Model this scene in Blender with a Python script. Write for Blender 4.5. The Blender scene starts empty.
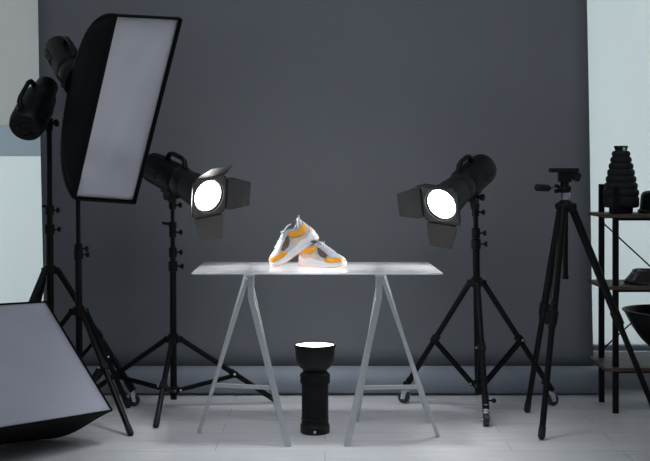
import bpy, bmesh, math, random
from mathutils import Vector, Matrix
random.seed(4)
PI = math.pi
C = bpy.context.scene.collection
F, H, CX, HY = 1100.0, 1.18, 325.0, 170.0     # focal length in px, eye height, optical centre

def P(x, y, D):
    """point at depth D (metres from the camera) from a measured image position"""
    return Vector(((x-CX)*D/F, D, H-(y-HY)*D/F))
def G(x, y):
    """point on the floor"""
    D = F*H/(y-HY)
    return Vector(((x-CX)*D/F, D, 0))
V = Vector

# ------------------------------------------------------------------ materials
def mat(name, col, rough=.5, metal=0, var=.06, scale=30, bump=0, bscale=200, spec=.5, coat=0):
    m = bpy.data.materials.new(name); m.use_nodes = True
    nt = m.node_tree; b = nt.nodes['Principled BSDF']
    tc = nt.nodes.new('ShaderNodeTexCoord')
    n = nt.nodes.new('ShaderNodeTexNoise'); n.inputs['Scale'].default_value = scale; n.inputs['Detail'].default_value = 4
    nt.links.new(tc.outputs['Object'], n.inputs['Vector'])
    r = nt.nodes.new('ShaderNodeValToRGB')
    c = V(col)
    r.color_ramp.elements[0].position = .3; r.color_ramp.elements[1].position = .7
    r.color_ramp.elements[0].color = (*(c*(1-var)), 1); r.color_ramp.elements[1].color = (*(c*(1+var)), 1)
    nt.links.new(n.outputs['Fac'], r.inputs['Fac']); nt.links.new(r.outputs['Color'], b.inputs['Base Color'])
    b.inputs['Roughness'].default_value = rough; b.inputs['Metallic'].default_value = metal
    b.inputs['Specular IOR Level'].default_value = spec; b.inputs['Coat Weight'].default_value = coat
    if bump:
        n2 = nt.nodes.new('ShaderNodeTexNoise'); n2.inputs['Scale'].default_value = bscale; n2.inputs['Detail'].default_value = 3
        nt.links.new(tc.outputs['Object'], n2.inputs['Vector'])
        bp = nt.nodes.new('ShaderNodeBump'); bp.inputs['Strength'].default_value = bump; bp.inputs['Distance'].default_value = .01
        nt.links.new(n2.outputs['Fac'], bp.inputs['Height']); nt.links.new(bp.outputs['Normal'], b.inputs['Normal'])
    return m

def emit_mat(name, col, strength):
    m = bpy.data.materials.new(name); m.use_nodes = True
    nt = m.node_tree; nt.nodes.clear()
    o = nt.nodes.new('ShaderNodeOutputMaterial'); e = nt.nodes.new('ShaderNodeEmission')
    tc = nt.nodes.new('ShaderNodeTexCoord'); n = nt.nodes.new('ShaderNodeTexNoise'); n.inputs['Scale'].default_value = 8
    mr = nt.nodes.new('ShaderNodeMapRange'); mr.inputs['To Min'].default_value = strength*.9; mr.inputs['To Max'].default_value = strength*1.1
    nt.links.new(tc.outputs['Object'], n.inputs['Vector']); nt.links.new(n.outputs['Fac'], mr.inputs['Value'])
    nt.links.new(mr.outputs['Result'], e.inputs['Strength'])
    e.inputs['Color'].default_value = (*col, 1); nt.links.new(e.outputs[0], o.inputs[0])
    return m

def blind_mat(name, col, dens=.5, bscale=9.0):
    m = bpy.data.materials.new(name); m.use_nodes = True
    nt = m.node_tree; nt.nodes.clear()
    o = nt.nodes.new('ShaderNodeOutputMaterial'); d = nt.nodes.new('ShaderNodeBsdfDiffuse'); t = nt.nodes.new('ShaderNodeBsdfTranslucent')
    mx = nt.nodes.new('ShaderNodeMixShader'); mx.inputs[0].default_value = dens
    tc = nt.nodes.new('ShaderNodeTexCoord')
    br = nt.nodes.new('ShaderNodeTexNoise'); br.inputs['Scale'].default_value = bscale; br.inputs['Detail'].default_value = 2
    r = nt.nodes.new('ShaderNodeValToRGB'); c = V(col)
    r.color_ramp.elements[0].color = (*(c*.96), 1); r.color_ramp.elements[1].color = (*c, 1)
    mp = nt.nodes.new('ShaderNodeMapping'); mp.inputs['Scale'].default_value = (1, 1, .15)
    nt.links.new(tc.outputs['Object'], mp.inputs['Vector']); nt.links.new(mp.outputs[0], br.inputs['Vector']); nt.links.new(br.outputs['Fac'], r.inputs['Fac'])
    nt.links.new(r.outputs['Color'], d.inputs['Color']); nt.links.new(r.outputs['Color'], t.inputs['Color'])
    nt.links.new(d.outputs[0], mx.inputs[1]); nt.links.new(t.outputs[0], mx.inputs[2]); nt.links.new(mx.outputs[0], o.inputs[0])
    return m

def floor_mat():
    m = bpy.data.materials.new('white_oak_planks'); m.use_nodes = True
    nt = m.node_tree; b = nt.nodes['Principled BSDF']; L = nt.links.new
    tc = nt.nodes.new('ShaderNodeTexCoord')
    br = nt.nodes.new('ShaderNodeTexBrick')
    br.inputs['Scale'].default_value = 1; br.inputs['Brick Width'].default_value = 1.25; br.inputs['Row Height'].default_value = .165
    br.inputs['Mortar Size'].default_value = .0016; br.inputs['Mortar Smooth'].default_value = .1; br.offset = .37; br.offset_frequency = 2
    br.inputs['Color1'].default_value = (.80, .805, .82, 1); br.inputs['Color2'].default_value = (.73, .735, .75, 1); br.inputs['Mortar'].default_value = (.40, .41, .43, 1)
    L(tc.outputs['Object'], br.inputs['Vector'])
    mp = nt.nodes.new('ShaderNodeMapping'); mp.inputs['Scale'].default_value = (1.2, 14, 1); L(tc.outputs['Object'], mp.inputs['Vector'])
    n = nt.nodes.new('ShaderNodeTexNoise'); n.inputs['Scale'].default_value = 3; n.inputs['Detail'].default_value = 7; n.inputs['Roughness'].default_value = .65
    L(mp.outputs[0], n.inputs['Vector'])
    r = nt.nodes.new('ShaderNodeValToRGB'); r.color_ramp.elements[0].position = .3; r.color_ramp.elements[0].color = (.82, .82, .83, 1)
    r.color_ramp.elements[1].position = .7; r.color_ramp.elements[1].color = (1, 1, 1, 1); L(n.outputs['Fac'], r.inputs['Fac'])
    mx = nt.nodes.new('ShaderNodeMixRGB'); mx.blend_type = 'MULTIPLY'; mx.inputs[0].default_value = 1
    L(br.outputs['Color'], mx.inputs[1]); L(r.outputs['Color'], mx.inputs[2]); L(mx.outputs[0], b.inputs['Base Color'])
    mr = nt.nodes.new('ShaderNodeMapRange'); mr.inputs['To Min'].default_value = .22; mr.inputs['To Max'].default_value = .42
    L(n.outputs['Fac'], mr.inputs['Value']); L(mr.outputs[0], b.inputs['Roughness'])
    bp = nt.nodes.new('ShaderNodeBump'); bp.inputs['Strength'].default_value = .12; bp.inputs['Distance'].default_value = .004
    L(n.outputs['Fac'], bp.inputs['Height']); L(bp.outputs[0], b.inputs['Normal'])
    return m

def acrylic_mat():
    m = bpy.data.materials.new('frosted_acrylic'); m.use_nodes = True
    nt = m.node_tree; nt.nodes.clear(); L = nt.links.new; N = nt.nodes.new
    o = N('ShaderNodeOutputMaterial'); tr = N('ShaderNodeBsdfTransparent'); tl = N('ShaderNodeBsdfTranslucent'); d = N('ShaderNodeBsdfDiffuse'); g = N('ShaderNodeBsdfGlossy')
    tr.inputs[0].default_value = (.93, .95, .97, 1); tl.inputs[0].default_value = (.95, .96, .98, 1); d.inputs[0].default_value = (.8, .82, .85, 1)
    g.inputs[0].default_value = (1, 1, 1, 1); g.inputs['Roughness'].default_value = .13
    tc = N('ShaderNodeTexCoord'); mp = N('ShaderNodeMapping'); mp.inputs['Scale'].default_value = (4, 22, 4)
    n = N('ShaderNodeTexNoise'); n.inputs['Scale'].default_value = 1.6; n.inputs['Detail'].default_value = 6
    L(tc.outputs['Object'], mp.inputs['Vector']); L(mp.outputs[0], n.inputs['Vector'])
    mr = N('ShaderNodeMapRange'); mr.inputs['From Min'].default_value = .3; mr.inputs['From Max'].default_value = .7
    mr.inputs['To Min'].default_value = .66; mr.inputs['To Max'].default_value = .88; L(n.outputs['Fac'], mr.inputs['Value'])
    a = N('ShaderNodeMixShader'); a.inputs[0].default_value = .3; L(tl.outputs[0], a.inputs[1]); L(d.outputs[0], a.inputs[2])
    b = N('ShaderNodeMixShader'); L(mr.outputs[0], b.inputs[0]); L(tr.outputs[0], b.inputs[1]); L(a.outputs[0], b.inputs[2])
    fr = N('ShaderNodeFresnel'); fr.inputs[0].default_value = 1.33
    c = N('ShaderNodeMixShader'); L(fr.outputs[0], c.inputs[0]); L(b.outputs[0], c.inputs[1]); L(g.outputs[0], c.inputs[2])
    L(c.outputs[0], o.inputs[0])
    return m

M = dict(
    floor=floor_mat(), acrylic=acrylic_mat(),
    wall=mat('grey_wall_paint', (.42, .43, .44), .8, bump=.05, bscale=90),
    sill=mat('white_sill_paint', (.75, .78, .8), .5),
    frame=mat('window_frame_grey', (.30, .34, .37), .5),
    paper=mat('grey_backdrop_paper', (.228, .243, .264), .9, var=.04, scale=1.5, spec=.2),
    roll=mat('grey_paper_roll', (.28, .315, .365), .55, var=.03, scale=2, spec=.4),
    black=mat('black_painted_metal', (.004, .0043, .0047), .42, bump=.02, spec=.22),
    plastic=mat('black_plastic', (.004, .0044, .005), .5, bump=.08, bscale=300, spec=.25),
    dark=mat('dark_grey_plastic', (.007, .0075, .0085), .45, spec=.3),
    rubber=mat('black_rubber', (.007, .007, .008), .75, bump=.1),
    fabric=mat('black_softbox_fabric', (.007, .0075, .008), .85, bump=.3, bscale=25, spec=.15),
    diffuser=mat('white_diffuser_fabric', (.60, .61, .66), .75, var=.02, scale=5, bump=.9, bscale=6, spec=.25),
    diffuser2=mat('lilac_grey_diffuser_fabric', (.50, .52, .60), .8, var=.03, scale=4, bump=.6, bscale=5, spec=.25),
    chrome=mat('chrome', (.7, .7, .72), .2, 1),
    castor=mat('teal_grey_castor_wheel', (.022, .034, .038), .4),
    steel=mat('brushed_grey_steel', (.54, .56, .58), .5, .2, scale=60, bump=.05),
    flap=mat('grey_barn_door_metal', (.008, .0085, .0095), .5, .1, bump=.1, bscale=60),
    silver=mat('silver_reflector', (.75, .76, .78), .25, .9),
    wood=mat('brown_shelf_board', (.085, .06, .045), .55, var=.3, scale=12, bump=.05),
    red=mat('red_plastic', (.25, .01, .02), .5),
    cable=mat('black_cable', (.018, .019, .022), .35),
    lamp=emit_mat('lamp_face', (1, .99, .98), 12), lamp_up=emit_mat('lamp_face_upward', (1, .99, .97), 12),
    s_grey=mat('pale_grey_leather', (.38, .405, .45), .5, bump=.1), s_white=mat('white_foam', (.62, .63, .66), .5, bump=.05),
    s_yellow=mat('yellow_suede', (.74, .31, .007), .75, bump=.2), s_brown=mat('brown_mesh', (.12, .075, .055), .8, var=.3, scale=400, bump=.4, bscale=600),
    s_beige=mat('beige_suede', (.62, .42, .30), .75, bump=.15), s_peach=mat('peach_rubber', (.80, .42, .26), .5),
    s_lining=mat('grey_textile', (.14, .155, .175), .9, bump=.3, bscale=500), s_lace=mat('white_lace', (.5, .52, .55), .8, bump=.2, bscale=500),
    blind=blind_mat('pale_blind_fabric', (.80, .85, .85), .62), blind2=blind_mat('warm_grey_blind_fabric', (.64, .655, .645), .55), pane=blind_mat('frosted_blue_pane', (.50, .57, .60), .6),
)

# ------------------------------------------------------------------ mesh helpers
def frame(axis, up=V((0, 0, 1))):
    """rotation whose local x is axis and whose z is near up"""
    x = axis.normalized(); z = (up - x*up.dot(x))
    if z.length < 1e-4: z = V((1, 0, 0)) - x*x.x
    z.normalize(); y = z.cross(x)
    return Matrix((x, y, z)).transposed()

class MB:
    def __init__(s, M4=None): s.bm = bmesh.new(); s.M = M4 or Matrix.Identity(4)
    def v(s, co): return s.bm.verts.new(s.M @ V(co))
    def f(s, vs):
        try: return s.bm.faces.new(vs)
        except ValueError: return None
    def grid(s, rows, close_u=False, close_v=False):
        g = [[s.v(p) for p in r] for r in rows]; nu = len(g); nv = len(g[0])
        for i in range(nu if close_u else nu-1):
            for j in range(nv if close_v else nv-1):
                s.f([g[i][j], g[(i+1) % nu][j], g[(i+1) % nu][(j+1) % nv], g[i][(j+1) % nv]])
        return g
    def box(s, c, size, R=None, taper=1):
        c = V(c); R = R or Matrix.Identity(3); h = V(size)/2; vs = []
        for z in (-1, 1):
            t = taper if z > 0 else 1
            for x, y in ((-1, -1), (1, -1), (1, 1), (-1, 1)): vs.append(s.v(c + R @ V((x*h.x*t, y*h.y*t, z*h.z))))
        for q in ((3, 2, 1, 0), (4, 5, 6, 7), (0, 1, 5, 4), (1, 2, 6, 5), (2, 3, 7, 6), (3, 0, 4, 7)): s.f([vs[i] for i in q])
        return s
    def bar(s, a, b, w, d, up=V((0, 0, 1))):
        """rectangular bar from a to b; w across, d along up"""
        a = V(a); b = V(b); R = frame(b-a, up)
        return s.box((a+b)/2, ((b-a).length, w, d), R)
    def lathe(s, o, axis, prof, seg=24, caps=True, up=V((0, 0, 1))):
        o = V(o); R = frame(V(axis), up); rows = []
        for (x, r) in prof:
            rows.append([o + R @ V((x, math.cos(2*PI*k/seg)*r, math.sin(2*PI*k/seg)*r)) for k in range(seg)])
        g = s.grid(rows, close_v=True)
        if caps:
            s.f(list(reversed(g[0]))); s.f(g[-1])
        return s
    def tube(s, a, b, r0, r1=None, seg=14):
        a = V(a); b = V(b); r1 = r0 if r1 is None else r1
        return s.lathe(a, b-a, [(0, r0), ((b-a).length, r1)], seg)
    def sweep(s, pts, r, seg=8, closed=False):
        pts = [V(p) for p in pts]; rows = []; n = len(pts); prev = None
        for i, p in enumerate(pts):
            if closed: t = pts[(i+1) % n]-pts[i-1]
            else: t = pts[min(i+1, n-1)]-pts[max(i-1, 0)]
            t.normalize()
            if prev is None: u = t.orthogonal().normalized()
            else:
                u = prev - t*prev.dot(t); u.normalize()
            prev = u; w = t.cross(u)
            rr = r[i] if isinstance(r, (list, tuple)) else r
            rows.append([p + (u*math.cos(2*PI*k/seg)+w*math.sin(2*PI*k/seg))*rr for k in range(seg)])
        g = s.grid(rows, close_u=closed, close_v=True)
        if not closed: s.f(list(reversed(g[0]))); s.f(g[-1])
        return s
    def ball(s, c, r, sc=(1, 1, 1), seg=14):
        c = V(c); rows = []
        for i in range(1, 9):
            a = PI*i/9; rows.append([c + V((math.cos(2*PI*k/seg)*math.sin(a)*r*sc[0], math.sin(2*PI*k/seg)*math.sin(a)*r*sc[1], math.cos(a)*r*sc[2])) for k in range(seg)])
        g = s.grid(rows, close_v=True); s.f(g[0]); s.f(list(reversed(g[-1])))
        return s
    def plate(s, quad, t):
        """solid slab from a quad, thickness t along its normal"""
        q = [V(p) for p in quad]; n = (q[1]-q[0]).cross(q[-1]-q[0]).normalized()*t
        a = [s.v(p) for p in q]; b = [s.v(p+n) for p in q]; k = len(q)
        s.f(list(reversed(a))); s.f(b)
        for i in range(k): s.f([a[i], a[(i+1) % k], b[(i+1) % k], b[i]])
        return s
    def build(s, name, m, parent=None, smooth=True, bevel=0, label=None, thick=0):
        bmesh.ops.recalc_face_normals(s.bm, faces=s.bm.faces)
        off = V((0, 0, 0)); q = parent
        while q is not None: off += q.location; q = q.parent
        for v in s.bm.verts: v.co -= off
        me = bpy.data.meshes.new(name); s.bm.to_mesh(me); s.bm.free()
        me.materials.append(M[m] if isinstance(m, str) else m)
        for p in me.polygons: p.use_smooth = smooth
        o = bpy.data.objects.new(name, me); C.objects.link(o); o.parent = parent
        if thick:
            md = o.modifiers.new('thickness', 'SOLIDIFY'); md.thickness = thick; md.offset = 0
        if bevel:
            md = o.modifiers.new('bevel', 'BEVEL'); md.width = bevel; md.segments = 2; md.limit_method = 'ANGLE'; md.angle_limit = .6
        if smooth:
            for i, e in enumerate(me.edges): pass
            try: me.set_sharp_from_angle(angle=.65)
            except Exception: pass
        if label: o['label'] = label
        return o

def thing(name, label, cat, loc, group=None):
    o = bpy.data.objects.new(name, None); C.objects.link(o); o.empty_display_size = .05
    o.location = loc; o['label'] = label; o['category'] = cat
    if group: o['group'] = group
    return o
def tag(o, label, cat, group=None):
    o['label'] = label; o['category'] = cat
    if group: o['group'] = group
    return o
def struct(o): o['kind'] = 'structure'; return o

# ------------------------------------------------------------------ the room
YW = 5.925
b = MB(); b.box((0, 3.0, -.05), (9, 8, .1)); struct(b.build('floor', 'floor', smooth=False))
b = MB(); ZB, ZT, XI, XO = .207, 2.65, 1.05, 3.2
b.box((0, YW+.06, ZB/2), (9, .12, ZB)); b.box((0, YW+.06, (ZT+3)/2), (9, .12, 3-ZT))
b.box((0, YW+.06, (ZB+ZT)/2), (2*XI, .12, ZT-ZB))
for sx in (-1, 1): b.box((sx*(XO+4.5)/2, YW+.06, (ZB+ZT)/2), (4.5-XO, .12, ZT-ZB))
struct(b.build('wall_back', 'wall', smooth=False))
def window(n, sx):
    w = bpy.data.objects.new('window_%d' % n, None); C.objects.link(w); struct(w); w.location = (sx*(XI+XO)/2, YW, ZB)
    f = MB(); z0 = ZB
    f.box((sx*(XI+XO)/2, YW+.05, z0+.013), (XO-XI, .08, .026)); f.box((sx*(XI+XO)/2, YW+.05, ZT-.02), (XO-XI, .08, .04))
    for x in (XI+.02, XO-.02): f.box((sx*x, YW+.05, (z0+ZT)/2), (.04, .08, ZT-z0))
    f.build('window_frame', 'frame', w, smooth=False, bevel=.004)
    s = MB(); s.box((sx*(XI+XO)/2, YW-.010, z0-.018), (XO-XI, .045, .036)); s.build('window_sill', 'sill', w, smooth=False, bevel=.004)
    return w
w1 = window(1, -1); w2 = window(2, 1)
zb2 = P(0, 156, YW).z; zb1 = P(0, 125, YW).z
MB().box((-(XI+XO)/2, YW+.05, (ZB+.026+zb2)/2), (XO-XI-.08, .002, zb2-ZB-.026)).build('lower_pane', 'blind', w1, smooth=False)
MB().box((-(XI+XO)/2, YW+.05, (zb1+zb2)/2), (XO-XI-.08, .002, zb1-zb2)).build('middle_pane', 'pane', w1, smooth=False)
MB().box((-(XI+XO)/2, YW+.05, (zb1+ZT-.04)/2), (XO-XI-.08, .002, ZT-.04-zb1)).build('upper_pane', 'blind2', w1, smooth=False)
MB().box(((XI+XO)/2, YW+.05, (ZB+.026+ZT-.04)/2), (XO-XI-.08, .002, ZT-ZB-.066)).build('frosted_pane', 'blind', w2, smooth=False)

# backdrop: hanging sheet that ends in a roll on the floor
t = thing('paper_backdrop', 'wide grey paper backdrop hanging down behind the table onto a roll on the floor', 'backdrop', (0, 5.81, 0))
RR, RC = .073, V((0, 5.80, .073))
xl = lambda z: P(38.5, 0, 5.88).x + (P(44, 0, 5.88).x-P(38.5, 0, 5.88).x)*(2.09-z)/1.6
xr = lambda z: P(586, 0, 5.88).x + (P(592, 0, 5.88).x-P(586, 0, 5.88).x)*(2.09-z)/1.7
b = MB(); rows = []
for i in range(21):
    z = 2.75-(2.75-.10)*i/20; y = 5.865+.005*math.sin(z*3)
    rows.append([V((xl(z)+(xr(z)-xl(z))*k/30, y+.004*math.sin(k*.5+z), z)) for k in range(31)])
b.grid(rows); b.build('hanging_sheet', 'paper', t, thick=.002)
b = MB(); x0, x1 = P(30, 0, 5.8).x, P(600, 0, 5.8).x
b.lathe((x0, RC.y, RC.z), (1, 0, 0), [(0, .03), (0, RR-.002), (.004, RR), (x1-x0-.004, RR), (x1-x0, RR-.002), (x1-x0, .03)], 48, caps=True)
b.build('paper_roll', 'roll', t)
MB().tube((x0-.03, RC.y, RC.z), (x0+.001, RC.y, RC.z), .027).tube((x1-.001, RC.y, RC.z), (x1+.003, RC.y, RC.z), .027).build('core_tube', 'wood', t)
MB().tube((-1.75, 5.866, 2.77), (1.75, 5.866, 2.77), .03).build('top_tube', 'steel', t)

# ------------------------------------------------------------------ light stands
def castor(mb_dark, foot, outdir):
    pass
def stand(name, label, base, top, zc, zh, feet, kind, knobs, r=.0165, joint=.52, lc=None, red=False):
    """base/top: pole axis; zc collar height; zh lower hub; feet: floor points; kind: 'castor'/'tip' per foot"""
    t = thing(name, label, 'light stand', (base.x, base.y, 0))
    base = V((base.x, base.y, max(zh-.045, .03)))
    ax = (top-base).normalized()
    at = lambda z: base + ax*((z-base.z)/ax.z)
    zs = sorted(knobs); lims = [base.z]+zs+[top.z]; rr = r
    for i in range(len(lims)-1):
        MB().tube(at(lims[i]), at(lims[i+1]), rr).build('pole_section', 'black', t)
        rr *= .84
    rr = r
    for i, z in enumerate(zs):
        b = MB(); b.lathe(at(z-.025), ax, [(0, rr+.003), (.002, rr+.006), (.045, rr+.006), (.05, rr+.002)], 16)
        s = 1 if i % 2 == 0 else .9
        b.tube(at(z)+V((rr, -.002, 0)), at(z)+V((rr+.026*s, -.006, 0)), .004)
        cl = b.build('clamp_collar', 'plastic', t)
        k = MB(); k.lathe(at(z)+V((rr+.022*s, -.006, 0)), (1, -.1, 0), [(0, .008), (.003, .013), (.012, .014), (.015, .009)], 10)
        k.build('clamp_knob', 'plastic', cl); rr *= .84
    c = MB(); c.lathe(at(zc-.02), ax, [(0, r+.004), (.002, r+.010), (.045, r+.010), (.048, r+.004)], 18)
    h = MB(); h.lathe(at(zh-.018), ax, [(0, r+.003), (.002, r+.008), (.034, r+.008), (.036, r+.003)], 18)
    for fi, ft in enumerate(feet):
        d = V((ft.x-base.x, ft.y-base.y, 0)); d.normalize(); side = V((-d.y, d.x, 0))
        a = at(zc)+d*(r+.020); c.box(at(zc)+d*(r+.012), (.034, .030, .030), frame(d))
        k = kind[fi]; zf = .085 if k == 'castor' else .012
        e = V((ft.x, ft.y, 0)) - d*(.01 if k == 'castor' else 0); e.z = zf
        ld = (e-a).normalized()
        L = MB(); L.tube(a, e, r*.80); leg = L.build('leg', 'black', t)
        j = a.lerp(e, joint)
        MB().box(j, (.04, r*1.9, r*1.9), frame(ld)).tube(j-side*.022, j+side*.022, .005).build('leg_joint', 'plastic', leg, bevel=.003)
        MB().tube(j-side*(r+.0075), j-side*(r+.012), .006).build('bolt', 'chrome', leg)
        hp = at(zh)+d*(r+.016); h.box(at(zh)+d*(r+.010), (.028, .024, .022), frame(d))
        for q in (-1, 1):
            MB().bar(hp+side*q*.012, j-V((0, 0, .012))+side*q*.012, .005, .016).build('brace', 'black', t, smooth=False)
        MB().tube(hp-side*.018, hp+side*.018, .0055).build('hub_bolt', 'chrome', t)
        if k == 'castor':
            b = MB(); b.tube(e-ld*.05, e+ld*.01, r*.95); b.tube(e-ld*.03, e-ld*.03+side*.035, .005); b.ball(e-ld*.03+side*.040, .011)
            b.build('castor_socket', 'plastic', leg)
            w = V((ft.x, ft.y, .029)); th = V((.35, -.9, 0)) if fi else V((.95, -.2, 0)); th = side
            ca = MB(); ca.tube((e.x, e.y, .10), (e.x, e.y, .062), .013); ca.lathe((e.x, e.y, .060), (0, 0, 1), [(0, .018), (.008, .018)], 16)
            for q in (-1, 1): ca.plate([V((e.x, e.y, .064))+th*q*.016-d*.014, V((e.x, e.y, .064))+th*q*.016+d*.016, w+th*q*.016+d*.012-V((0, 0, .006)), w+th*q*.016-d*.010-V((0, 0, .006))], .002)
            ca = ca.build('castor_fork', 'chrome', leg)
            MB().lathe(w-th*.013, th, [(0, .018), (0, .026), (.003, .029), (.023, .029), (.026, .026), (.026, .018)], 24).build('castor_wheel', 'castor', leg)
            MB().tube(w-th*.019, w+th*.019, .006).build('axle', 'chrome', leg)
        else:
            MB().tube(e-ld*.04, e+ld*.012*0, r*.80+.001, r*.80+.0015).ball(e, r*.80+.001).build('rubber_foot', 'rubber', leg)
    c.build('leg_collar', 'plastic', t, bevel=.003); h.build('lower_hub', 'plastic', t, bevel=.002)
    if red: MB().ball(at(zc+.012)+V((.036, -.02, 0)), .008).build('red_button', 'red', t, label='small red button')
    return t, at
# right stand
bR = V((.748, 5.36, 0)); topR = P(475.5, 206, 5.36)
stR, atR = stand('light_stand', 'black light stand on three castors under the right barn-door light', bR, topR, P(0, 283, 5.36).z, P(0, 384, 5.36).z,
    [G(404, 403), G(552.5, 405.5), G(486, 426)], ['castor']*3, [P(0, 233, 5.36).z, P(0, 244, 5.36).z], r=.0175, joint=.53)
# left barn-door stand
b3 = V((-.748, 5.44, 0)); top3 = P(172.5, 199, 5.40)
st3, at3 = stand('light_stand', 'black light stand with plain rubber feet under the left barn-door light', b3, top3, P(0, 339, 5.44).z, P(0, 390, 5.44).z,
    [G(156, 428), G(276, 403), G(77, 404)], ['tip']*3, [P(0, 252, 5.42).z, P(0, 266, 5.42).z, P(0, 232, 5.42).z], r=.0165, joint=.55)
# leftmost stand
b1 = V((-1.372, 5.5, 0)); top1 = P(49, 121, 5.46)
st1, at1 = stand('light_stand', 'tallest black stand far left holding the bare flash head pointing up', b1, top1, P(0, 270, 5.5).z, P(0, 386, 5.5).z,
    [G(134, 406), V((-1.57, 5.12, 0)), V((-1.60, 5.73, 0))], ['castor']*3, [P(0, 229, 5.5).z, P(0, 210, 5.5).z], r=.019, joint=.54)
# softbox stand
b2 = V((P(79.5, 0, 5.30).x, 5.30, 0)); top2 = P(77, 80, 5.36)
st2, at2 = stand('light_stand', 'black light stand carrying the upright strip softbox', b2, top2, P(0, 312, 5.30).z, P(0, 392, 5.30).z,
    [G(130.5, 436), G(128, 408), V((-1.60, 5.32, 0))], ['tip']*3, [P(0, 255, 5.30).z, P(0, 249, 5.30).z], r=.0165, joint=.47, red=True)

for tt_, at_, zz_, ln in ((st3, at3, P(0, 225, 5.41).z, .045), (st1, at1, P(0, 208, 5.48).z, .030)):
    q = at_(zz_)
    MB().lathe(q-V((0, 0, .014)), (0, 0, 1), [(0, .019), (.03, .019)], 14).tube(q+V((-.012, 0, .004)), q+V((-ln, -.004, .010)), .008, .006).ball(q+V((-ln, -.004, .010)), .008).build('side_spigot', 'plastic', tt_)
# ------------------------------------------------------------------ flash heads
def flash_head(name, label, rear, fwd, L=.36, R=.078, cat='studio light', up=V((0, 0, 1)), mount=None, handle=(.36, .80), hang=-1, neckr=.066, roll=0):
    fwd = V(fwd).normalized(); R3 = frame(fwd, up) @ Matrix.Rotation(roll, 3, 'X'); M4 = Matrix.Translation(rear) @ R3.to_4x4()
    t = thing(name, label, cat, rear)
    # body with rounded-octagonal section
    def ring(x, r, e=.10, n=32):
        pts = []
        for k in range(n):
            a = 2*PI*k/n; q = 1 + e*(abs(math.cos(2*a))**1.5-.5)*-.5
            pts.append(V((x, math.cos(a)*r*q, math.sin(a)*r*q)))
        return pts
    b = MB(M4); g = b.grid([ring(x, r) for x, r in ((.012, .90*R), (.02, .97*R), (.05, R), (L*.70, R*1.0), (L*.78, R*.97), (L*.80, R*.90))], close_v=True)
    b.f(list(reversed(g[0]))); b.f(g[-1]); body = b.build('body', 'plastic', t)
    b = MB(M4); b.lathe((0, 0, 0), (1, 0, 0), [(0, R*.70), (0, R*.88), (.008, R*.95), (.022, R*.95)], 32); rp = b.build('rear_panel', 'dark', t)
    b = MB(M4)
    for dy, dz, r in ((-.03, .015, .009), (0, .02, .009), (.03, .015, .009), (0, -.02, .014)): b.lathe((-.010, dy, dz), (1, 0, 0), [(0, r*.8), (.002, r), (.010, r)], 14)
    b.box((-.004, .0, -.045), (.010, .05, .012)); b.build('dial', 'rubber', rp)
    for i in range(6):
        b = MB(M4)
        a0 = PI*.5+(i-2.5)*.22
        if i % 1 == 0:
            b.box((L*.30+.0, math.cos(a0+PI)*R*0+(-1 if i < 3 else 1)*R*.985, (i % 3-1)*.016), (L*.30, .006, .006)); b.build('cooling_rib', 'dark', body)
    b = MB(M4); b.lathe((L*.78, 0, 0), (1, 0, 0), [(0, R*.9), (.01, R*.94), (.05, R*.92), (L*.22, neckr+.004), (L*.23, neckr)], 32); b.build('front_collar', 'dark', t)
    # carrying handle
    h0, h1 = handle[0]*L, handle[1]*L
    b = MB(M4); b.sweep([(h0-.012, 0, R*.93), (h0+.008, 0, R+.026), (h0+.03, 0, R+.034), (h1-.03, 0, R+.034), (h1-.006, 0, R+.024), (h1+.008, 0, R*.93)], [.014, .0125, .0115, .0115, .0125, .014], 10)
    b.build('carrying_handle', 'plastic', t)
    if mount is not None:
        # tilting bracket under the body to the top of the stand
        b = MB(); p = M4 @ V((L*.55, 0, 0)); foot = V(mount)
        sd = (M4.to_3x3() @ V((0, 1, 0))); sd.z = 0; sd.normalize()
        d = foot-p
        u = M4.to_3x3() @ V((0, 0, -1))
        q = p + u*(R*.95)
        b.bar(q-u*.012, q+u*.012, .05, .09, fwd)
        b.tube(q+u*.02-sd*.022, q+u*.02+sd*.022, .024)
        b.bar(q+u*.02, foot+V((0, 0, -.01)), .030, .036, fwd)
        b.tube(foot+V((0, 0, .012)), foot-V((0, 0, .050)), .019, .017)
        br = b.build('tilt_bracket', 'plastic', t)
        k = MB(); k.tube(q+u*.02+sd*.02, q+u*.02+sd*.045, .006); k.lathe(q+u*.02+sd*.04, sd, [(0, .012), (.004, .017), (.016, .017), (.02, .012)], 8)
        k.build('tilt_lever', 'plastic', br)
        k = MB(); k.tube(foot-V((0, 0, .03)), foot+V((.034, -.004, -.03)), .005); k.lathe(foot+V((.030, -.004, -.03)), (1, 0, 0), [(0, .009), (.003, .013), (.014, .013), (.017, .009)], 8)
        k.build('mount_knob', 'plastic', br)
    return t, M4

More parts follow.
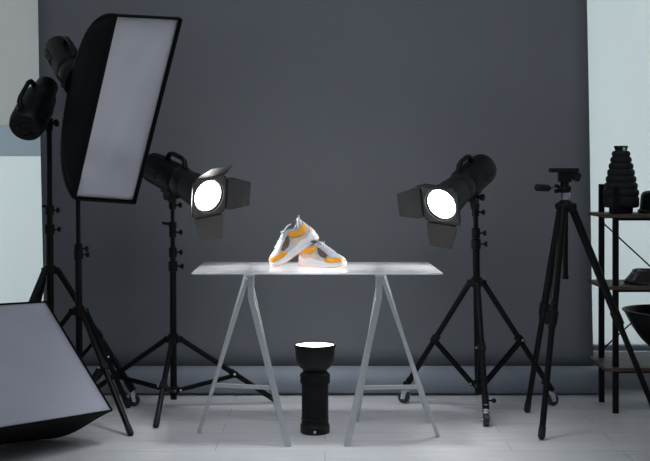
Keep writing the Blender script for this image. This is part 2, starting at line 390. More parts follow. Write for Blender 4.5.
def barn_light(name, label, front, rear, mount, roll):
    fwd = (front-rear); T = fwd.length; L = T-.16
    t, M4 = flash_head(name, label, rear, fwd, L=L, R=.077, mount=mount, handle=(.38, .80))
    M4 = M4 @ Matrix.Rotation(roll, 4, 'X')
    # reflector cone
    b = MB(M4); x0 = L*.98
    b.lathe((0, 0, 0), (1, 0, 0), [(x0, .062), (x0+.012, .072), (x0+.03, .074), (T-.03, .085), (T-.004, .088), (T, .086), (T, .082), (T-.03, .079), (x0+.02, .055)], 48, caps=False)
    b.build('reflector', 'dark', t)
    MB(M4).lathe((0, 0, 0), (1, 0, 0), [(T-.017, 0.001), (T-.016, .069), (T-.020, .0695)], 48, caps=False).build('lamp_face', 'lamp', t, label='glowing white round lamp face')
    MB(M4).lathe((0, 0, 0), (1, 0, 0), [(T-.016, .0815), (T-.006, .081), (T-.004, .073), (T-.012, .070)], 48, caps=False).build('silver_rim', 'silver', t)
    # barn door frame: square ring with round hole
    b = MB(M4); n = 48; S = .097; x = T+.001; rin = []; rout = []
    for k in range(n):
        a = 2*PI*k/n; c, s_ = math.cos(a), math.sin(a); m_ = S/max(abs(c), abs(s_)); m_ = min(m_, S*1.27)
        rin.append((c*.082, s_*.082)); rout.append((c*m_, s_*m_))
    rows = [[V((x, *p)) for p in rin], [V((x, *p)) for p in rout], [V((x+.006, *p)) for p in rout], [V((x+.006, *p)) for p in rin]]
    b.grid(rows, close_u=True, close_v=True)
    fr = b.build('barn_door_frame', 'flap', t, smooth=False)
    for sy in (-1, 1):
        for sz in (-1, 1): MB(M4).lathe((T+.006, sy*.083, sz*.083), (1, 0, 0), [(0, .005), (.004, .005)], 8).build('frame_screw', 'dark', fr)
    return t, M4, T, S
def flap(t, M4, T, S, side, ang, length=.11, w0=.080, w1=.058):
    """side: axis direction in the frame plane (y,z); ang: opening from straight ahead"""
    e = V((0, side[0], side[1])); n = V((1, 0, 0)); tv = e.cross(n)
    d = n*math.cos(ang)+e*math.sin(ang)
    base = V((T+.010, 0, 0))+e*(S+.002)
    q = [base-tv*w0, base+tv*w0, base+tv*w0+d*.025, base+tv*w1+d*length, base-tv*w1+d*length, base-tv*w0+d*.025]
    b = MB(M4); b.plate(q, .0018)
    f = b.build('barn_door', 'flap', t, smooth=False)
    MB(M4).tube(base-tv*w0*.9, base+tv*w0*.9, .004).build('hinge', 'black', f)

fL, rL = P(208.5, 196, 5.14), P(152, 166.5, 5.50)
tL, ML, TL_, S_ = barn_light('studio_light', 'lit barn-door light left of the table, facing right, touching the strip softbox in view', fL, rL, at3(top3.z), math.radians(8))
# local y of the frame points to the light's left; -y is screen right for these forward-facing lamps seen from the front
def sidevec(M4, world):  # sign of local y that points most to a world direction
    return 1 if (M4.to_3x3() @ V((0, 1, 0))).dot(world) > 0 else -1
s = sidevec(ML, V((1, 0, 0)))
flap(tL, ML, TL_, S_, (s, 0), math.radians(62)); flap(tL, ML, TL_, S_, (-s, 0), math.radians(36), .09)
flap(tL, ML, TL_, S_, (0, 1), math.radians(40)); flap(tL, ML, TL_, S_, (0, -1), math.radians(72))
fR, rR = P(441, 204.5, 5.11), P(484, 167, 5.43)
tR, MR, TR_, S_ = barn_light('studio_light', 'lit barn-door light right of the table, facing left, on the castor stand', fR, rR, atR(topR.z), math.radians(-7))
s = sidevec(MR, V((1, 0, 0)))
flap(tR, MR, TR_, S_, (-s, 0), math.radians(60)); flap(tR, MR, TR_, S_, (s, 0), math.radians(27), .09)
flap(tR, MR, TR_, S_, (0, 1), math.radians(20)); flap(tR, MR, TR_, S_, (0, -1), math.radians(72))

# bare flash head on the leftmost stand
r0 = P(25, 128, 5.22); f0 = P(47, 86, 5.50)
ax0 = (f0-r0).normalized()
t, Mh = flash_head('flash_head', 'bare black flash head with a short tube, tipped upward on the leftmost stand', r0, ax0, L=.26, R=.084, up=V((-.25, -.95, .1)), mount=None, handle=(.22, .95), neckr=.056)
b = MB(Mh); b.lathe((0, 0, 0), (1, 0, 0), [(.252, .062), (.258, .064), (.27, .062), (.36, .056), (.365, .052), (.365, .046), (.30, .046)], 32, caps=True); b.build('front_tube', 'plastic', t)
b = MB(); ftp = at1(top1.z); q = Mh @ V((.15, 0, -.06)); q2 = Mh @ V((.15, 0, -.093))
b.bar(q, q2, .05, .08, ax0); b.bar(q2, ftp, .03, .034, ax0); b.tube(ftp+V((0, 0, .012)), ftp-V((0, 0, .05)), .02, .018); br = b.build('tilt_bracket', 'plastic', t)
k = MB(); k.tube(ftp-V((0, 0, .02)), ftp+V((.036, -.01, -.01)), .006); k.lathe(ftp+V((.03, -.01, -.012)), (1, -.2, .2), [(0, .012), (.004, .019), (.016, .019), (.02, .012)], 8); k.build('tilt_lever', 'plastic', br)

# ------------------------------------------------------------------ softboxes
def softbox(name, label, TL, TR, BR, BL, depth, ring_r, bulge, mface, backc=None, lip=.022, sag=.02, w=.011, pk=.85):
    cen = (TL+TR+BR+BL)/4; u = ((TR-TL)+(BR-BL)).normalized(); d = ((BL-TL)+(BR-TR)); d = (d-u*d.dot(u)).normalized(); n = u.cross(d).normalized()
    if n.y > 0: n = -n
    back = (cen-n*depth) if backc is None else backc
    t = thing(name, label, 'softbox', cen)
    cs = [TL, TR, BR, BL]; ringc = [back+(-u-d)*ring_r, back+(u-d)*ring_r, back+(u+d)*ring_r, back+(-u+d)*ring_r]
    def rib(i, s):
        c, r = cs[i], ringc[i]; out = (c-cen); out = (out-n*out.dot(n)).normalized()
        return c.lerp(r, s)+out*bulge*math.sin(PI*min(1, s**pk))-n*bulge*.35*math.sin(PI*s)
    names = ('top_panel', 'right_panel', 'bottom_panel', 'left_panel')
    for i in range(4):
        j = (i+1) % 4; rows = []
        for a in range(19):
            s_ = a/18; A, B = rib(i, s_), rib(j, s_); row = []
            mid = (A+B)/2; inn = (back.lerp(cen, 1-s_)-mid).normalized()
            for k in range(13):
                q = k/12; row.append(A.lerp(B, q)+inn*sag*math.sin(PI*q)*math.sin(PI*s_))
            rows.append(row)
        b = MB(); b.grid(rows); b.build('side_panel', 'fabric', t, thick=.003)
    for i in range(4):
        MB().sweep([rib(i, a/18)-n*.0 for a in range(19)], .005, 6).build('rib', 'black', t)
    # lip around the front
    for i in range(4):
        j = (i+1) % 4; A, B = cs[i], cs[j]; inn = (cen-(A+B)/2).normalized()
        b = MB(); b.plate([A+n*lip, B+n*lip, B-n*.004, A-n*.004], .003); b.plate([A+n*.002, B+n*.002, B+n*.002+(cen-B).normalized()*w*1.3, A+n*.002+(cen-A).normalized()*w*1.3], .002)
        b.build('front_lip', 'fabric', t, smooth=False)
    # diffuser cloth, slightly slack
    rows = []
    for a in range(31):
        va = a/30; row = []
        for k in range(21):
            q = k/20; p = TL.lerp(TR, q).lerp(BL.lerp(BR, q), va)
            e = math.sin(PI*q)**.5*math.sin(PI*va)**.5 if 0 < q < 1 and 0 < va < 1 else 0
            wv = .008*math.sin(q*9+va*5)*e+.005*math.sin(q*4-va*13+1)*e
            row.append(p-n*(.004+.010*e)+n*wv)
        rows.append(row)
    b = MB(); b.grid(rows); b.build('diffuser', mface, t, thick=.0015)
    b = MB(); b.lathe(back+n*.01, -n, [(0, ring_r*1.5), (.002, ring_r*1.62), (.024, ring_r*1.62), (.03, ring_r*1.4)], 32); b.build('speed_ring', 'plastic', t)
    return t, n, back
tS, nS, backS = softbox('strip_softbox', 'tall narrow strip softbox with white face and black sides, high at upper left',
    P(115, 14.5, 4.76), P(179.5, 18, 5.01), P(133, 202, 5.24), P(73.5, 198, 5.0), .40, .052, .065, 'diffuser', sag=.012, w=.008)
rearS = P(58, 49, 5.62); 
t, Mb = flash_head('flash_head', 'black flash head plugged into the back of the strip softbox', rearS, (backS-nS*.02)-rearS, L=((backS-nS*.02)-rearS).length/1.02, R=.078, mount=at2(top2.z), handle=(.3, .7), neckr=.06)

TLf = P(46, 302.5, 5.05); BRf = P(112, 411, 4.75)
v_ = BRf-TLf; u_ = V((-.35, -.45, .028))*1.3
tF, nF, backF = softbox('floor_softbox', 'big softbox lying on the floor at lower left, pale face tilted up', TLf+u_, TLf, BRf, BRf+u_, .40, .06, .10, 'diffuser2', backc=None, lip=.003, sag=.01, w=.003, pk=1.35)

lift = -min((V(c) + tF.location).z for o_ in tF.children if o_.type == 'MESH' for c in [v.co for v in o_.data.vertices])
tF.location.z += lift+.001      # rests on the floor
# ------------------------------------------------------------------ table
zt = .740; th = .007
c4 = [P(191.5, 273, 4.71), P(443, 273, 4.70), P(428.5, 264, 5.26), P(203.5, 262.5, 5.27)]
b = MB(); b.plate([V((p.x, p.y, zt-th)) for p in c4], th)
tb = b.build('table_top', 'acrylic', smooth=False, bevel=.0015)
tag(tb, 'thin frosted see-through table top carrying the pair of sneakers', 'table top')
def trestle(label, sx, xc, near_in, near_out, far_in, far_out, xt, xkink):
    t = thing('trestle', label, 'trestle', (xc, 4.95, 0), 'steel trestles under the table top')
    zb = zt-th
    yN, yF = 4.735, 5.20; zk = .632
    X = V((1, 0, 0)); w = .027
    # near and far bent inner legs
    xf = xt*yF/yN
    for (yy, ft, xx) in ((yN, near_in, xt), (yF, far_in, xf)):
        path = [V((xx, yy, zb-.013)), V((xx, yy, zk)), V((ft.x, ft.y, 0))]
        b = MB(); w2 = w/2; dd = .011
        rows = []
        for p in path: rows.append([p+V((-w2, -dd, 0)), p+V((w2, -dd, 0)), p+V((w2, dd, 0)), p+V((-w2, dd, 0))])
        g = b.grid(rows, close_v=True); b.f(list(reversed(g[0]))); b.f(g[-1]); b.build('bent_leg', 'steel', t, smooth=False, bevel=.002)
    for (yy, ft, xx) in ((yN, near_out, xt), (yF, far_out, xf)):
        a = V((xx+sx*.016, yy+.003, .712)); e = V((ft.x, ft.y, .006))
        MB().bar(a, e, .020, .016, X).build('straight_leg', 'steel', t, smooth=False, bevel=.002)
    b = MB(); b.bar((xt, yN-.02, zb-.0065), (xf, yF+.02, zb-.0065), .034, .013); b.build('top_bar', 'steel', t, smooth=False, bevel=.002)
    # cross bar between the near legs
    zc = .247; k = (zk-zc)/zk; A = V((xt, yN, zk)).lerp(V(near_in), k); o0 = V((xt+sx*.016, yN, .712)); k2 = (.712-.229)/.712; B = o0.lerp(V(near_out), k2)
    MB().bar(A+V((sx*.012, 0, 0)), B-V((sx*.006, 0, 0)), .016, .017).build('cross_bar', 'steel', t, smooth=False, bevel=.002)
    return t
trestle('grey steel trestle under the left end of the table', -1, -.4, G(288.3, 446), G(199, 433.5), G(281, 421.5), G(203, 421.5), P(250.8, 0, 4.73).x, 0)
trestle('grey steel trestle under the right end of the table', 1, .3, G(347, 446), G(437.5, 436.5), G(355.5, 421.5), G(429, 423), P(379.0, 0, 4.73).x, 0)

# ------------------------------------------------------------------ up-pointing flash under the table
o = V((P(315, 0, 4.95).x, 4.95, 0)); t = thing('flash_head', 'black flash head standing upright on the floor under the table, round reflector pointing up', 'studio light', o)
R = .0625
MB().lathe(o, (0, 0, 1), [(0, R*.98), (.003, R*1.06), (.034, R*1.06), (.038, R*1.0), (.05, R*.98)], 40).build('base_panel', 'dark', t)
MB().lathe(o, (0, 0, 1), [(.045, R*.96), (.225, R*.96)], 40).build('body', 'plastic', t)
for zz in (.06, .215): MB().lathe(o, (0, 0, 1), [(zz, R*.96), (zz+.001, R*1.0), (zz+.005, R*1.0), (zz+.006, R*.96)], 40, caps=False).build('body_band', 'dark', t)
MB().lathe(o, (0, 0, 1), [(.222, R*1.0), (.224, R*1.08), (.262, R*1.08), (.266, R*.98), (.272, R*.90), (.285, R*.80)], 40).build('front_collar', 'plastic', t)
MB().box(o+V((0, -R*1.07, .016)), (.010, .004, .012)).build('socket', 'chrome', t)
MB().box(o+V((0, -R*1.08, .243)), (.018, .006, .008)).build('release_catch', 'dark', t)
b = MB(); b.lathe(o, (0, 0, 1), [(.274, .045), (.276, .050), (.284, .056), (.300, .074), (.323, .085), (.357, .0885), (.383, .0895), (.385, .093), (.397, .093), (.3985, .091), (.395, .088), (.357, .086), (.323, .082), (.30, .071), (.287, .05)], 48, caps=False)
b.build('reflector_dish', 'dark', t)
MB().lathe(o, (0, 0, 1), [(.3895, .001), (.3895, .0875), (.387, .0878)], 48, caps=False).build('lamp_face', 'lamp_up', t, label='glowing white round lamp face')

# ------------------------------------------------------------------ sneakers
def lerp_tab(tab, x):
    for i in range(len(tab)-1):
        if tab[i][0] <= x <= tab[i+1][0]:
            a, b_ = tab[i], tab[i+1]; k = (x-a[0])/(b_[0]-a[0]); k = k*k*(3-2*k)*.5+k*.5
            return a[1]+(b_[1]-a[1])*k
    return tab[0][1] if x < tab[0][0] else tab[-1][1]
LS = .255
WT = [(0, .004), (.006, .017), (.02, .027), (.045, .033), (.09, .034), (.14, .040), (.185, .046), (.215, .043), (.238, .034), (.250, .022), (.255, .006)]
ZTOP = [(0, .058), (.008, .085), (.018, .112), (.027, .136), (.034, .134), (.048, .112), (.066, .100), (.085, .104), (.105, .118), (.125, .116), (.16, .096), (.19, .080), (.215, .070), (.235, .062), (.248, .052), (.255, .040)]
ZBOT = [(0, .040), (.03, .034), (.10, .028), (.17, .022), (.22, .020), (.255, .026)]
WO = [(0, .0), (.026, .0), (.032, .012), (.042, .021), (.06, .026), (.085, .026), (.105, .020), (.13, .013), (.19, .009), (.20, .0), (.255, 0)]
def inside(poly, x, y):
    c = False; n = len(poly)
    for i in range(n):
        (x1, y1), (x2, y2) = poly[i], poly[i-1]
        if (y1 > y) != (y2 > y) and x < (x2-x1)*(y-y1)/(y2-y1)+x1: c = not c
    return c
PANELS = [  # polygons in (x along from heel, z) of the side view
    ('toe_guard', 's_yellow', [(.246, .0), (.246, .052), (.232, .053), (.205, .050), (.182, .052), (.165, .040), (.160, .015), (.20, .0)]),
    ('heel_collar', 's_yellow', [(.022, .112), (.032, .100), (.060, .093), (.085, .098), (.108, .110), (.116, .098), (.102, .078), (.070, .066), (.036, .066), (.022, .082)]),
    ('heel_patch', 's_peach', [(-.002, .075), (.010, .072), (.018, .060), (.028, .052), (.03, .02), (-.002, .02)]),
    ('toe_bumper', 's_peach', [(.246, .0), (.246, .060), (.262, .060), (.262, .0)]),
    ('side_patch', 's_beige', [(.045, .058), (.075, .060), (.10, .072), (.112, .064), (.118, .040), (.118, .015), (.040, .015)]),
    ('mesh_panel', 's_brown', [(.117, .100), (.134, .094), (.165, .075), (.182, .062), (.170, .050), (.142, .056), (.122, .074)]),
]
def section(x, h):
    w, wo, z1, z0 = lerp_tab(WT, x), lerp_tab(WO, x), lerp_tab(ZTOP, x), lerp_tab(ZBOT, x)
    wo = min(wo, w*.9)
    p = 2.4; k = max(0, 1-h**p)**(1/1.6)
    return wo+(w-wo)*k, z0+(z1-z0)*h
def sneaker(label):
    t = thing('sneaker', label, 'sneaker', (0, 0, 0), 'pair of sneakers')
    N, K = 150, 46
    xs = [LS*(.5-.5*math.cos(PI*i/N)) for i in range(N+1)]; hs = [(j/K)**.85 for j in range(K+1)]
    geo = {}
    for sgn in (-1, 1):
        P2 = [[None]*(K+1) for _ in xs]
        for i, x in enumerate(xs):
            for j, h in enumerate(hs):
                y, z = section(x, h); P2[i][j] = V((x, sgn*y, z))
        for i in range(N):
            for j in range(K):
                x = (P2[i][j].x+P2[i+1][j].x)/2; z = (P2[i][j].z+P2[i][j+1].z)/2; key = ('upper', 's_grey', 0)
                for nm, m_, poly in PANELS:
                    if inside(poly, x, z): key = (nm, m_, sgn if nm in ('side_patch', 'mesh_panel') else 0); break
                geo.setdefault(key, []).append(([P2[i][j], P2[i+1][j], P2[i+1][j+1], P2[i][j+1]], sgn))
    for (nm, m_, _), fs in geo.items():
        b = MB(); cache = {}
        off = .0 if nm == 'upper' else .0014
        for q, sgn in fs:
            vs = []
            for p in q:
                kk = (round(p.x, 5), round(p.y, 5), round(p.z, 5))
                if kk not in cache:
                    o_ = V((0, (1 if p.y > 0 else -1)*off, off*.6)); 
                    if p.x < .03: o_.x = -off
                    if p.x > .23: o_.x = off
                    cache[kk] = b.v(p+o_)
                if cache[kk] not in vs: vs.append(cache[kk])
            if len(vs) > 2: b.f(vs)
        b.build(nm, m_, t, thick=.0022)
    # lining and insole seen through the opening
    b = MB()
    for sgn in (-1, 1):
        b.grid([[V((x, sgn*(max(min(lerp_tab(WO, x), lerp_tab(WT, x)*.9)-.0018, .0005)+(lerp_tab(WT, x)*.2*(1-h))), .05+(lerp_tab(ZTOP, x)-.05)*h)) for h in (0, .25, .5, .75, 1)] for x in [.029+.101*i/40 for i in range(41)]])
    b.build('lining', 's_lining', t, thick=.001)
    b = MB(); b.grid([[V((x, y*max(min(lerp_tab(WT, x)-.004, .03), .001), .05)) for y in (-1, 0, 1)] for x in [.003+.16*i/20 for i in range(21)]]); b.build('insole', 's_lining', t, thick=.003)
    # padded collar rim
    rim = []
    xsr = [.0275+.092*(1-math.cos(PI*i/28))/2 for i in range(29)]
    for x in xsr: rim.append(V((x, min(lerp_tab(WO, x), lerp_tab(WT, x)*.9), lerp_tab(ZTOP, x))))
    full = [V((p.x, -p.y, p.z)) for p in reversed(rim)]+rim
    MB().sweep(full, .0042, 8).build('padded_collar', 's_grey', t)
    MB().sweep([V((.028, -.007, .128)), V((.022, -.006, .138)), V((.020, -.004, .146)), V((.020, .004, .146)), V((.022, .006, .138)), V((.028, .007, .128))], .0026, 8).build('pull_loop', 's_grey', t)
    # tongue
    b = MB(); rows = []
    for i in range(17):
        x = .198-.105*i/16; z = lerp_tab(ZTOP, x)-.003+(.026*((i/16)**2.2)); ww = .009+.013*(i/16)
        rows.append([V((x-.02*(i/16)**3, ww*math.sin(a), z-.006*(1-math.cos(a)))) for a in [(-1.3+2.6*k/8) for k in range(9)]])
    b.grid(rows); b.build('tongue', 's_lining', t, thick=.006)
    # laces
    for i in range(6):
        x = .192-.0125*i; z = lerp_tab(ZTOP, x)+.0025; w = .015+.0012*i
        for s_ in (-1, 1):
            pts = [V((x+(.012*k-.006)*1.0, s_*w*(1-2*k), z+.003*math.sin(PI*k)-.0065*abs(1-2*k)**2+(.5-k)*.004)) for k in [q/8 for q in range(9)]]
            MB().sweep(pts, .0034, 6).build('lace', 's_lace', t)
    for s_ in (-1, 1):   # bow at the throat
        pts = [V((.122+.014*math.cos(a)*.8, s_*(.010+.014*math.sin(a/2)), .128+.004*math.sin(a)-.01*math.sin(a/2))) for a in [2*PI*k/12 for k in range(13)]]
        MB().sweep(pts, .0022, 6).build('lace_bow', 's_lace', t)
    # chunky midsole
    def outline(grow, n=72):
        pts = []
        for k in range(n):
            a = 2*PI*k/n; x = LS/2*(1+math.cos(a)); w = lerp_tab(WT, max(.0, min(LS, x)))
            pts.append((x+math.cos(a)*grow, (w+grow*.9)*(1 if math.sin(a) >= 0 else -1)*(1 if abs(math.sin(a)) > .02 else 0)))
        return pts
    def solelevel(grow, zf): return [V((x, y, zf(x))) for x, y in outline(grow)]
    spring = lambda x: .012*max(0, (x-.19)/.065)**2+.004*max(0, (.03-x)/.03)**2
    topz = lambda x: lerp_tab([(0, .060), (.02, .056), (.05, .044), (.08, .050), (.11, .040), (.14, .035), (.2, .029), (.235, .030), (.26, .038)], x)
    b = MB(); lv = [solelevel(.001, lambda x: topz(x)), solelevel(.004, lambda x: topz(x)-.003), solelevel(.0055, lambda x: spring(x)+(topz(x)-spring(x))*.62),
                    solelevel(.0035, lambda x: spring(x)+(topz(x)-spring(x))*.5), solelevel(.0065, lambda x: spring(x)+(topz(x)-spring(x))*.36), solelevel(.005, lambda x: spring(x)+.006)]
    g = b.grid(lv, close_v=True); b.f(list(reversed(g[0]))); b.f(g[-1]); b.build('midsole', 's_white', t)
    b = MB(); lv = [solelevel(.0052, lambda x: spring(x)+.0062), solelevel(.006, lambda x: spring(x)+.004), solelevel(.0055, lambda x: spring(x)+.0005), solelevel(.003, lambda x: spring(x))]
    g = b.grid(lv, close_v=True); b.f(list(reversed(g[0]))); b.f(g[-1]); b.build('outsole', 's_peach', t)
    return t
sh1 = sneaker('white and yellow sneaker tipped toe-down to the left, heel propped on the other shoe')
sh2 = sh1.copy(); C.objects.link(sh2)
for ch in list(sh1.children):
    c_ = ch.copy(); C.objects.link(c_); c_.parent = sh2
sh2['label'] = 'white and yellow sneaker standing flat on its sole with toe to the right'
def place(o, pix_toe, D, pitch, yaw, roll=0, flip=False, scale=1):
    # put the toe at a spot; local x = heel->toe
    Rm = Matrix.Rotation(yaw, 3, 'Z') @ Matrix.Rotation(pitch, 3, 'Y') @ Matrix.Rotation(roll, 3, 'X')
    o.rotation_euler = Rm.to_euler(); o.scale = (scale,)*3
    return Rm
# flat shoe, toe to the right and a little towards the camera
Rm = place(sh2, None, 0, 0, math.radians(-30), math.radians(0), scale=.90)
sh2.location = P(300.5, 0, 5.03); sh2.location.z = zt+.0005
# tipped shoe: toe left and down
pitch = math.radians(33); sh1.scale = (.96,)*3
Rm = Matrix.Rotation(PI+math.radians(10), 3, 'Z') @ Matrix.Rotation(pitch, 3, 'Y')
sh1.rotation_euler = Rm.to_euler()
toe = V((LS*.955, 0, .009)); tw = P(275, 0, 4.99); tw.z = zt+.0045
sh1.location = tw-Rm @ (toe*.96)

# ------------------------------------------------------------------ photo tripod
ap = P(565.5, 204.5, 5.10)
t = thing('camera_tripod', 'black camera tripod with empty head and pan handle, right of the lights', 'tripod', (ap.x, ap.y, 0))
feet = [G(541.5, 440), G(527, 413), V((1.575, 5.22, 0))]
for ft in feet:
    d = V((ft.x-ap.x, ft.y-ap.y, 0)).normalized(); a = ap+d*.030+V((0, 0, -.008)); e = V((ft.x, ft.y, .012)); ld = (e-a).normalized(); Lg = (e-a).length
    k1, k2 = (.50, .78)
    if ft is feet[2]: k1 = .53
    L1 = MB().tube(a, a+ld*Lg*k1, .0185).build('leg', 'black', t)
    MB().tube(a+ld*Lg*k1, a+ld*(Lg-.01), .014).build('lower_tube', 'black', L1)
    s_ = d.cross(V((0, 0, 1)))
    q = a+ld*Lg*k1
    MB().tube(q-ld*.036, q+ld*.026, .024, .021).box(q+s_*.016, (.055, .032, .024), frame(ld)).build('leg_clamp', 'plastic', L1, bevel=.003)
    MB().tube(q+ld*.005, q+ld*.045, .0165).build('lower_clamp', 'plastic', L1)
    MB().tube(e-ld*.045, e, .016, .0165).ball(e, .013, (1, 1, .8)).build('rubber_foot', 'rubber', L1)
    MB().tube(a-s_*.024, a+s_*.024, .016).build('hinge', 'plastic', L1)
b = MB(); b.lathe(ap+V((0, 0, -.035)), (0, 0, 1), [(0, .022), (.004, .034), (.035, .038), (.050, .030), (.055, .022)], 24); b.build('spider', 'plastic', t)
MB().tube(ap+V((0, 0, -.33)), ap+V((0, 0, .02)), .0125).tube(ap+V((0, 0, -.345)), ap+V((0, 0, -.325)), .015).build('centre_column', 'black', t)
b = MB(); b.lathe(ap+V((0, 0, .020)), (0, 0, 1), [(0, .018), (.003, .021), (.024, .023), (.036, .020)], 24); b.build('chrome_ring', 'chrome', t, label='bright metal ring')
hd = MB(); hz = ap+V((-.004, 0, .055)); hd.lathe(hz, (0, 0, 1), [(0, .026), (.022, .026), (.026, .020), (.06, .019)], 20)
hd.tube(hz+V((-.045, -.01, .018)), hz+V((.026, .0, .018)), .015); hd.box(hz+V((.0, 0, .072)), (.055, .052, .045)); hd.tube(hz+V((-.028, 0, .078)), hz+V((.045, 0, .082)), .017)
hd = hd.build('pan_head', 'plastic', t, bevel=.003)
MB().lathe(hz+V((.040, 0, .080)), (.9, 0, -.35), [(0, .016), (.004, .021), (.026, .022), (.034, .017)], 18).build('side_knob', 'rubber', t)
MB().box(hz+V((-.004, 0, .104)), (.128, .065, .020)).box(hz+V((.035, 0, .090)), (.05, .045, .022)).build('camera_plate', 'dark', t, bevel=.003)
pa, pb = hz+V((-.035, -.012, .018)), P(536.5, 187.5, 5.0)
m_ = pa.lerp(pb, .28)
MB().tube(pa, m_+V((0, 0, .004)), .006).build('handle_rod', 'chrome', t)
MB().lathe(pb, pa-pb, [(0, .013), (.004, .017), (.075, .016), (.09, .010)], 14).build('pan_handle', 'rubber', t)
MB().tube(hz+V((-.045, .0, .018)), hz+V((-.03, .0, .018)), .021).build('pan_lock', 'plastic', t)

# ------------------------------------------------------------------ shelf
t = thing('shelf_unit', 'open shelving unit with black metal posts and brown boards at the right edge', 'shelf', (1.75, 5.47, 0))
yf, yb = 5.34, 5.595
xA, xB = 1.405, 2.13
pr = .0115
for (x, y, ztop) in ((G(615.5, 413).x, yf, P(0, 186, yf).z), (G(601.5, 402).x, yb, P(0, 184, yb).z), (xB, yf, P(0, 186, yf).z), (xB, yb, P(0, 184, yb).z)):
    MB().box((x, y, ztop/2), (.027, .022, ztop)).build('post', 'black', t, smooth=False, bevel=.002)
xs_l = P(588, 0, 5.64).x
for zz, nm in ((P(0, 214.5, 5.30).z, 0), (P(0, 286.5, 5.30).z, 1), (P(0, 368, 5.30).z, 2)):
    MB().box(((xs_l+xB+.03)/2, 5.465, zz-.008), (xB+.03-xs_l, .345, .017)).build('shelf_board', 'wood', t, smooth=False, bevel=.002)
    MB().box(((xA+xB)/2+.02, yf-.002, zz-.024), (xB-xA, .010, .014)).box(((xA+xB)/2+.02, yb+.002, zz-.024), (xB-xA, .010, .014)).build('rail', 'black', t, smooth=False)
z1, z3 = P(0, 221, yb).z, P(0, 352, yb).z
MB().tube((G(601.5, 402).x, yb+.014, z1), (xB, yb+.014, z3), .004).build('brace_rod', 'black', t)
MB().tube((G(601.5, 402).x, yb+.020, z3), (xB, yb+.020, z1), .004).build('brace_rod', 'black', t)
Zs = [P(0, 214.5, 5.30).z, P(0, 286.5, 5.30).z, P(0, 368, 5.30).z]
# ribbed cone
DS = 5.46; px = DS/F
o = V((P(621, 0, DS).x, DS, Zs[0]+.001)); t = thing('ribbed_snoot', 'black ribbed cone-shaped snoot standing on the top shelf', 'snoot', o)
MB().lathe(o, (0, 0, 1), [(0, .052), (.004, .058), (.026, .058), (.028, .050)], 36).build('base_ring', 'dark', t)
prof = [(.026, .060)]; z = .028; rad = [.088, .087, .081, .074, .067, .060, .052, .045]
hts = [.054, .035, .033, .033, .033, .031, .031, .029]
prof.append((z, .078))
for r_, h_ in zip(rad, hts):
    prof += [(z+.003, r_-.004), (z+.010, r_), (z+h_-.008, r_), (z+h_, r_-.006)]; z += h_
prof += [(z+.002, .030), (z+.006, .028)]
MB().lathe(o, (0, 0, 1), prof, 40).build('ribbed_cone', 'rubber', t)
MB().lathe(o, (0, 0, 1), [(z+.003, .026), (z+.008, .030), (z+.022, .034), (z+.026, .034), (z+.026, .026), (z+.012, .022)], 30).build('mouth_ring', 'dark', t)
MB().box(o+V((.006, -.031, z+.010)), (.012, .006, .018)).build('clip', 'steel', t)
# domed reflector at the frame's edge
o = V((P(662, 0, DS).x, DS, Zs[0]+.001)); t = thing('reflector', 'black drum-shaped reflector on the top shelf, cut by the right photo edge', 'reflector', o)
MB().lathe(o, (0, 0, 1), [(0, .112), (.004, .117), (.016, .117), (.020, .108), (.085, .102), (.10, .095), (.108, .083), (.112, .06)], 40).build('drum', 'plastic', t)
MB().lathe(o, (0, 0, 1), [(.111, .05), (.125, .05), (.128, .045)], 30).build('mount_ring', 'dark', t)
# coiled cable
cc = V((P(657, 0, 5.42).x, 5.42, Zs[1])); b = MB(); pts = []
for k in range(0, 20*36+1):
    a = 2*PI*k/36; tt = k/720; ly = tt*5; q = (ly % 1); q = 1-abs(2*q-1)
    r_ = .172-.009*ly-.048*q; zz = .008+.058*tt+.003*math.sin(a*2+tt*29)
    pts.append(cc+V((math.cos(a)*r_, math.sin(a)*r_*.62, zz)))
b.sweep(pts, .0062, 7); cb = b.build('cable_coil', 'cable'); tag(cb, 'coil of black cable lying on the middle shelf board', 'cable')
# beauty dish on the lowest board
o = V((P(672, 0, 5.42).x, 5.42, Zs[2]+.001)); t = thing('dish_reflector', 'wide black bowl-shaped reflector open side up on the lowest board, right edge', 'reflector', o)
hh = P(0, 311, 5.42).z-o.z; rr_ = P(672, 0, 5.3).x-P(624, 0, 5.3).x
prof = [(0, .07), (.002, .075), (.048, .075)]
for k in range(13):
    a = k/12; prof.append((.050+(hh-.050)*a, max(.076, rr_*(a*.99+.01)**.42)))
prof += [(hh, rr_+.008), (hh+.005, rr_+.008), (hh+.005, rr_-.004)]
for k in range(12, -1, -1):
    a = k/12; prof.append((.056+(hh-.056)*a, max(.07, (rr_-.006)*(a*.99+.01)**.42)))
MB().lathe(o, (0, 0, 1), prof, 56).build('bowl', 'dark', t)
MB().lathe(o, (0, 0, 1), [(.055, .072), (.060, .070), (.062, .05)], 30).build('mount_ring', 'steel', t)

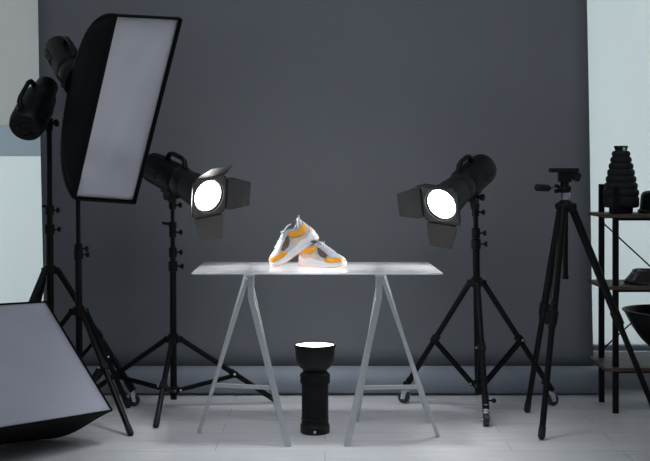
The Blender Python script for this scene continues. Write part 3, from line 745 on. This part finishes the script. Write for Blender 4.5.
# ------------------------------------------------------------------ light
def area(name, loc, rot, sx, sy, e, col):
    l = bpy.data.lights.new(name, 'AREA'); l.shape = 'RECTANGLE'; l.size = sx; l.size_y = sy; l.energy = e; l.color = col
    o = bpy.data.objects.new(name, l); C.objects.link(o); o.location = loc; o.rotation_euler = rot; return o
for sx in (-1, 1):   # daylight outside the two windows
    area('daylight', (sx*(XI+XO)/2, 6.75, 1.5), (-PI/2, 0, 0), 3.0, 3.2, 57, (.95, .98, 1))
area('overhead_fill', (0, 3.2, 3.4), (math.radians(12), 0, 0), 3.6, 1.6, 26, (.92, .95, 1))  # added soft ambient fill from above, not a real ceiling fixture
def beam(name, loc, d, e, ang, rad):
    l = bpy.data.lights.new(name, 'SPOT'); l.energy = e; l.spot_size = math.radians(ang); l.spot_blend = .8; l.shadow_soft_size = rad; l.color = (1, .985, .97)
    q = bpy.data.objects.new(name, l); C.objects.link(q); q.location = loc; q.rotation_euler = V(d).to_track_quat('-Z', 'Y').to_euler()
for M_, T_ in ((ML, TL_), (MR, TR_)): beam('lamp_beam', M_ @ V((T_+.004, 0, 0)), M_.to_3x3() @ V((1, 0, 0)), 22, 150, .05)
beam('upward_beam', (P(315, 0, 4.95).x, 4.95, .405), (0, 0, 1), 24, 100, .06)
sp = bpy.data.lights.new('floor_pool_fill', 'SPOT'); sp.energy = 165; sp.spot_size = math.radians(46); sp.spot_blend = .9; sp.shadow_soft_size = .22; sp.color = (.95, .97, 1)  # added spot that brightens the floor around the table; no real lamp there
so = bpy.data.objects.new('floor_pool_fill', sp); C.objects.link(so); so.location = (0, 4.7, 3.3); so.rotation_euler = (math.radians(3), 0, 0)
w = bpy.data.worlds.new('world'); bpy.context.scene.world = w; w.use_nodes = True
bg = w.node_tree.nodes['Background']; bg.inputs[0].default_value = (.80, .88, 1, 1); bg.inputs[1].default_value = .13

cam = bpy.data.cameras.new('camera'); co = bpy.data.objects.new('camera', cam); C.objects.link(co)
co.location = (0, 0, H); co.rotation_euler = (PI/2, 0, 0)
cam.sensor_width = 36; cam.lens = 36*F/650; cam.shift_y = -(461/2-HY)/650; cam.clip_start = .05
sc = bpy.context.scene; sc.camera = co
sc.view_settings.view_transform = 'Standard'; sc.view_settings.look = 'None'; sc.view_settings.gamma = 1; sc.view_settings.use_curve_mapping = False
sc.view_settings.exposure = 0
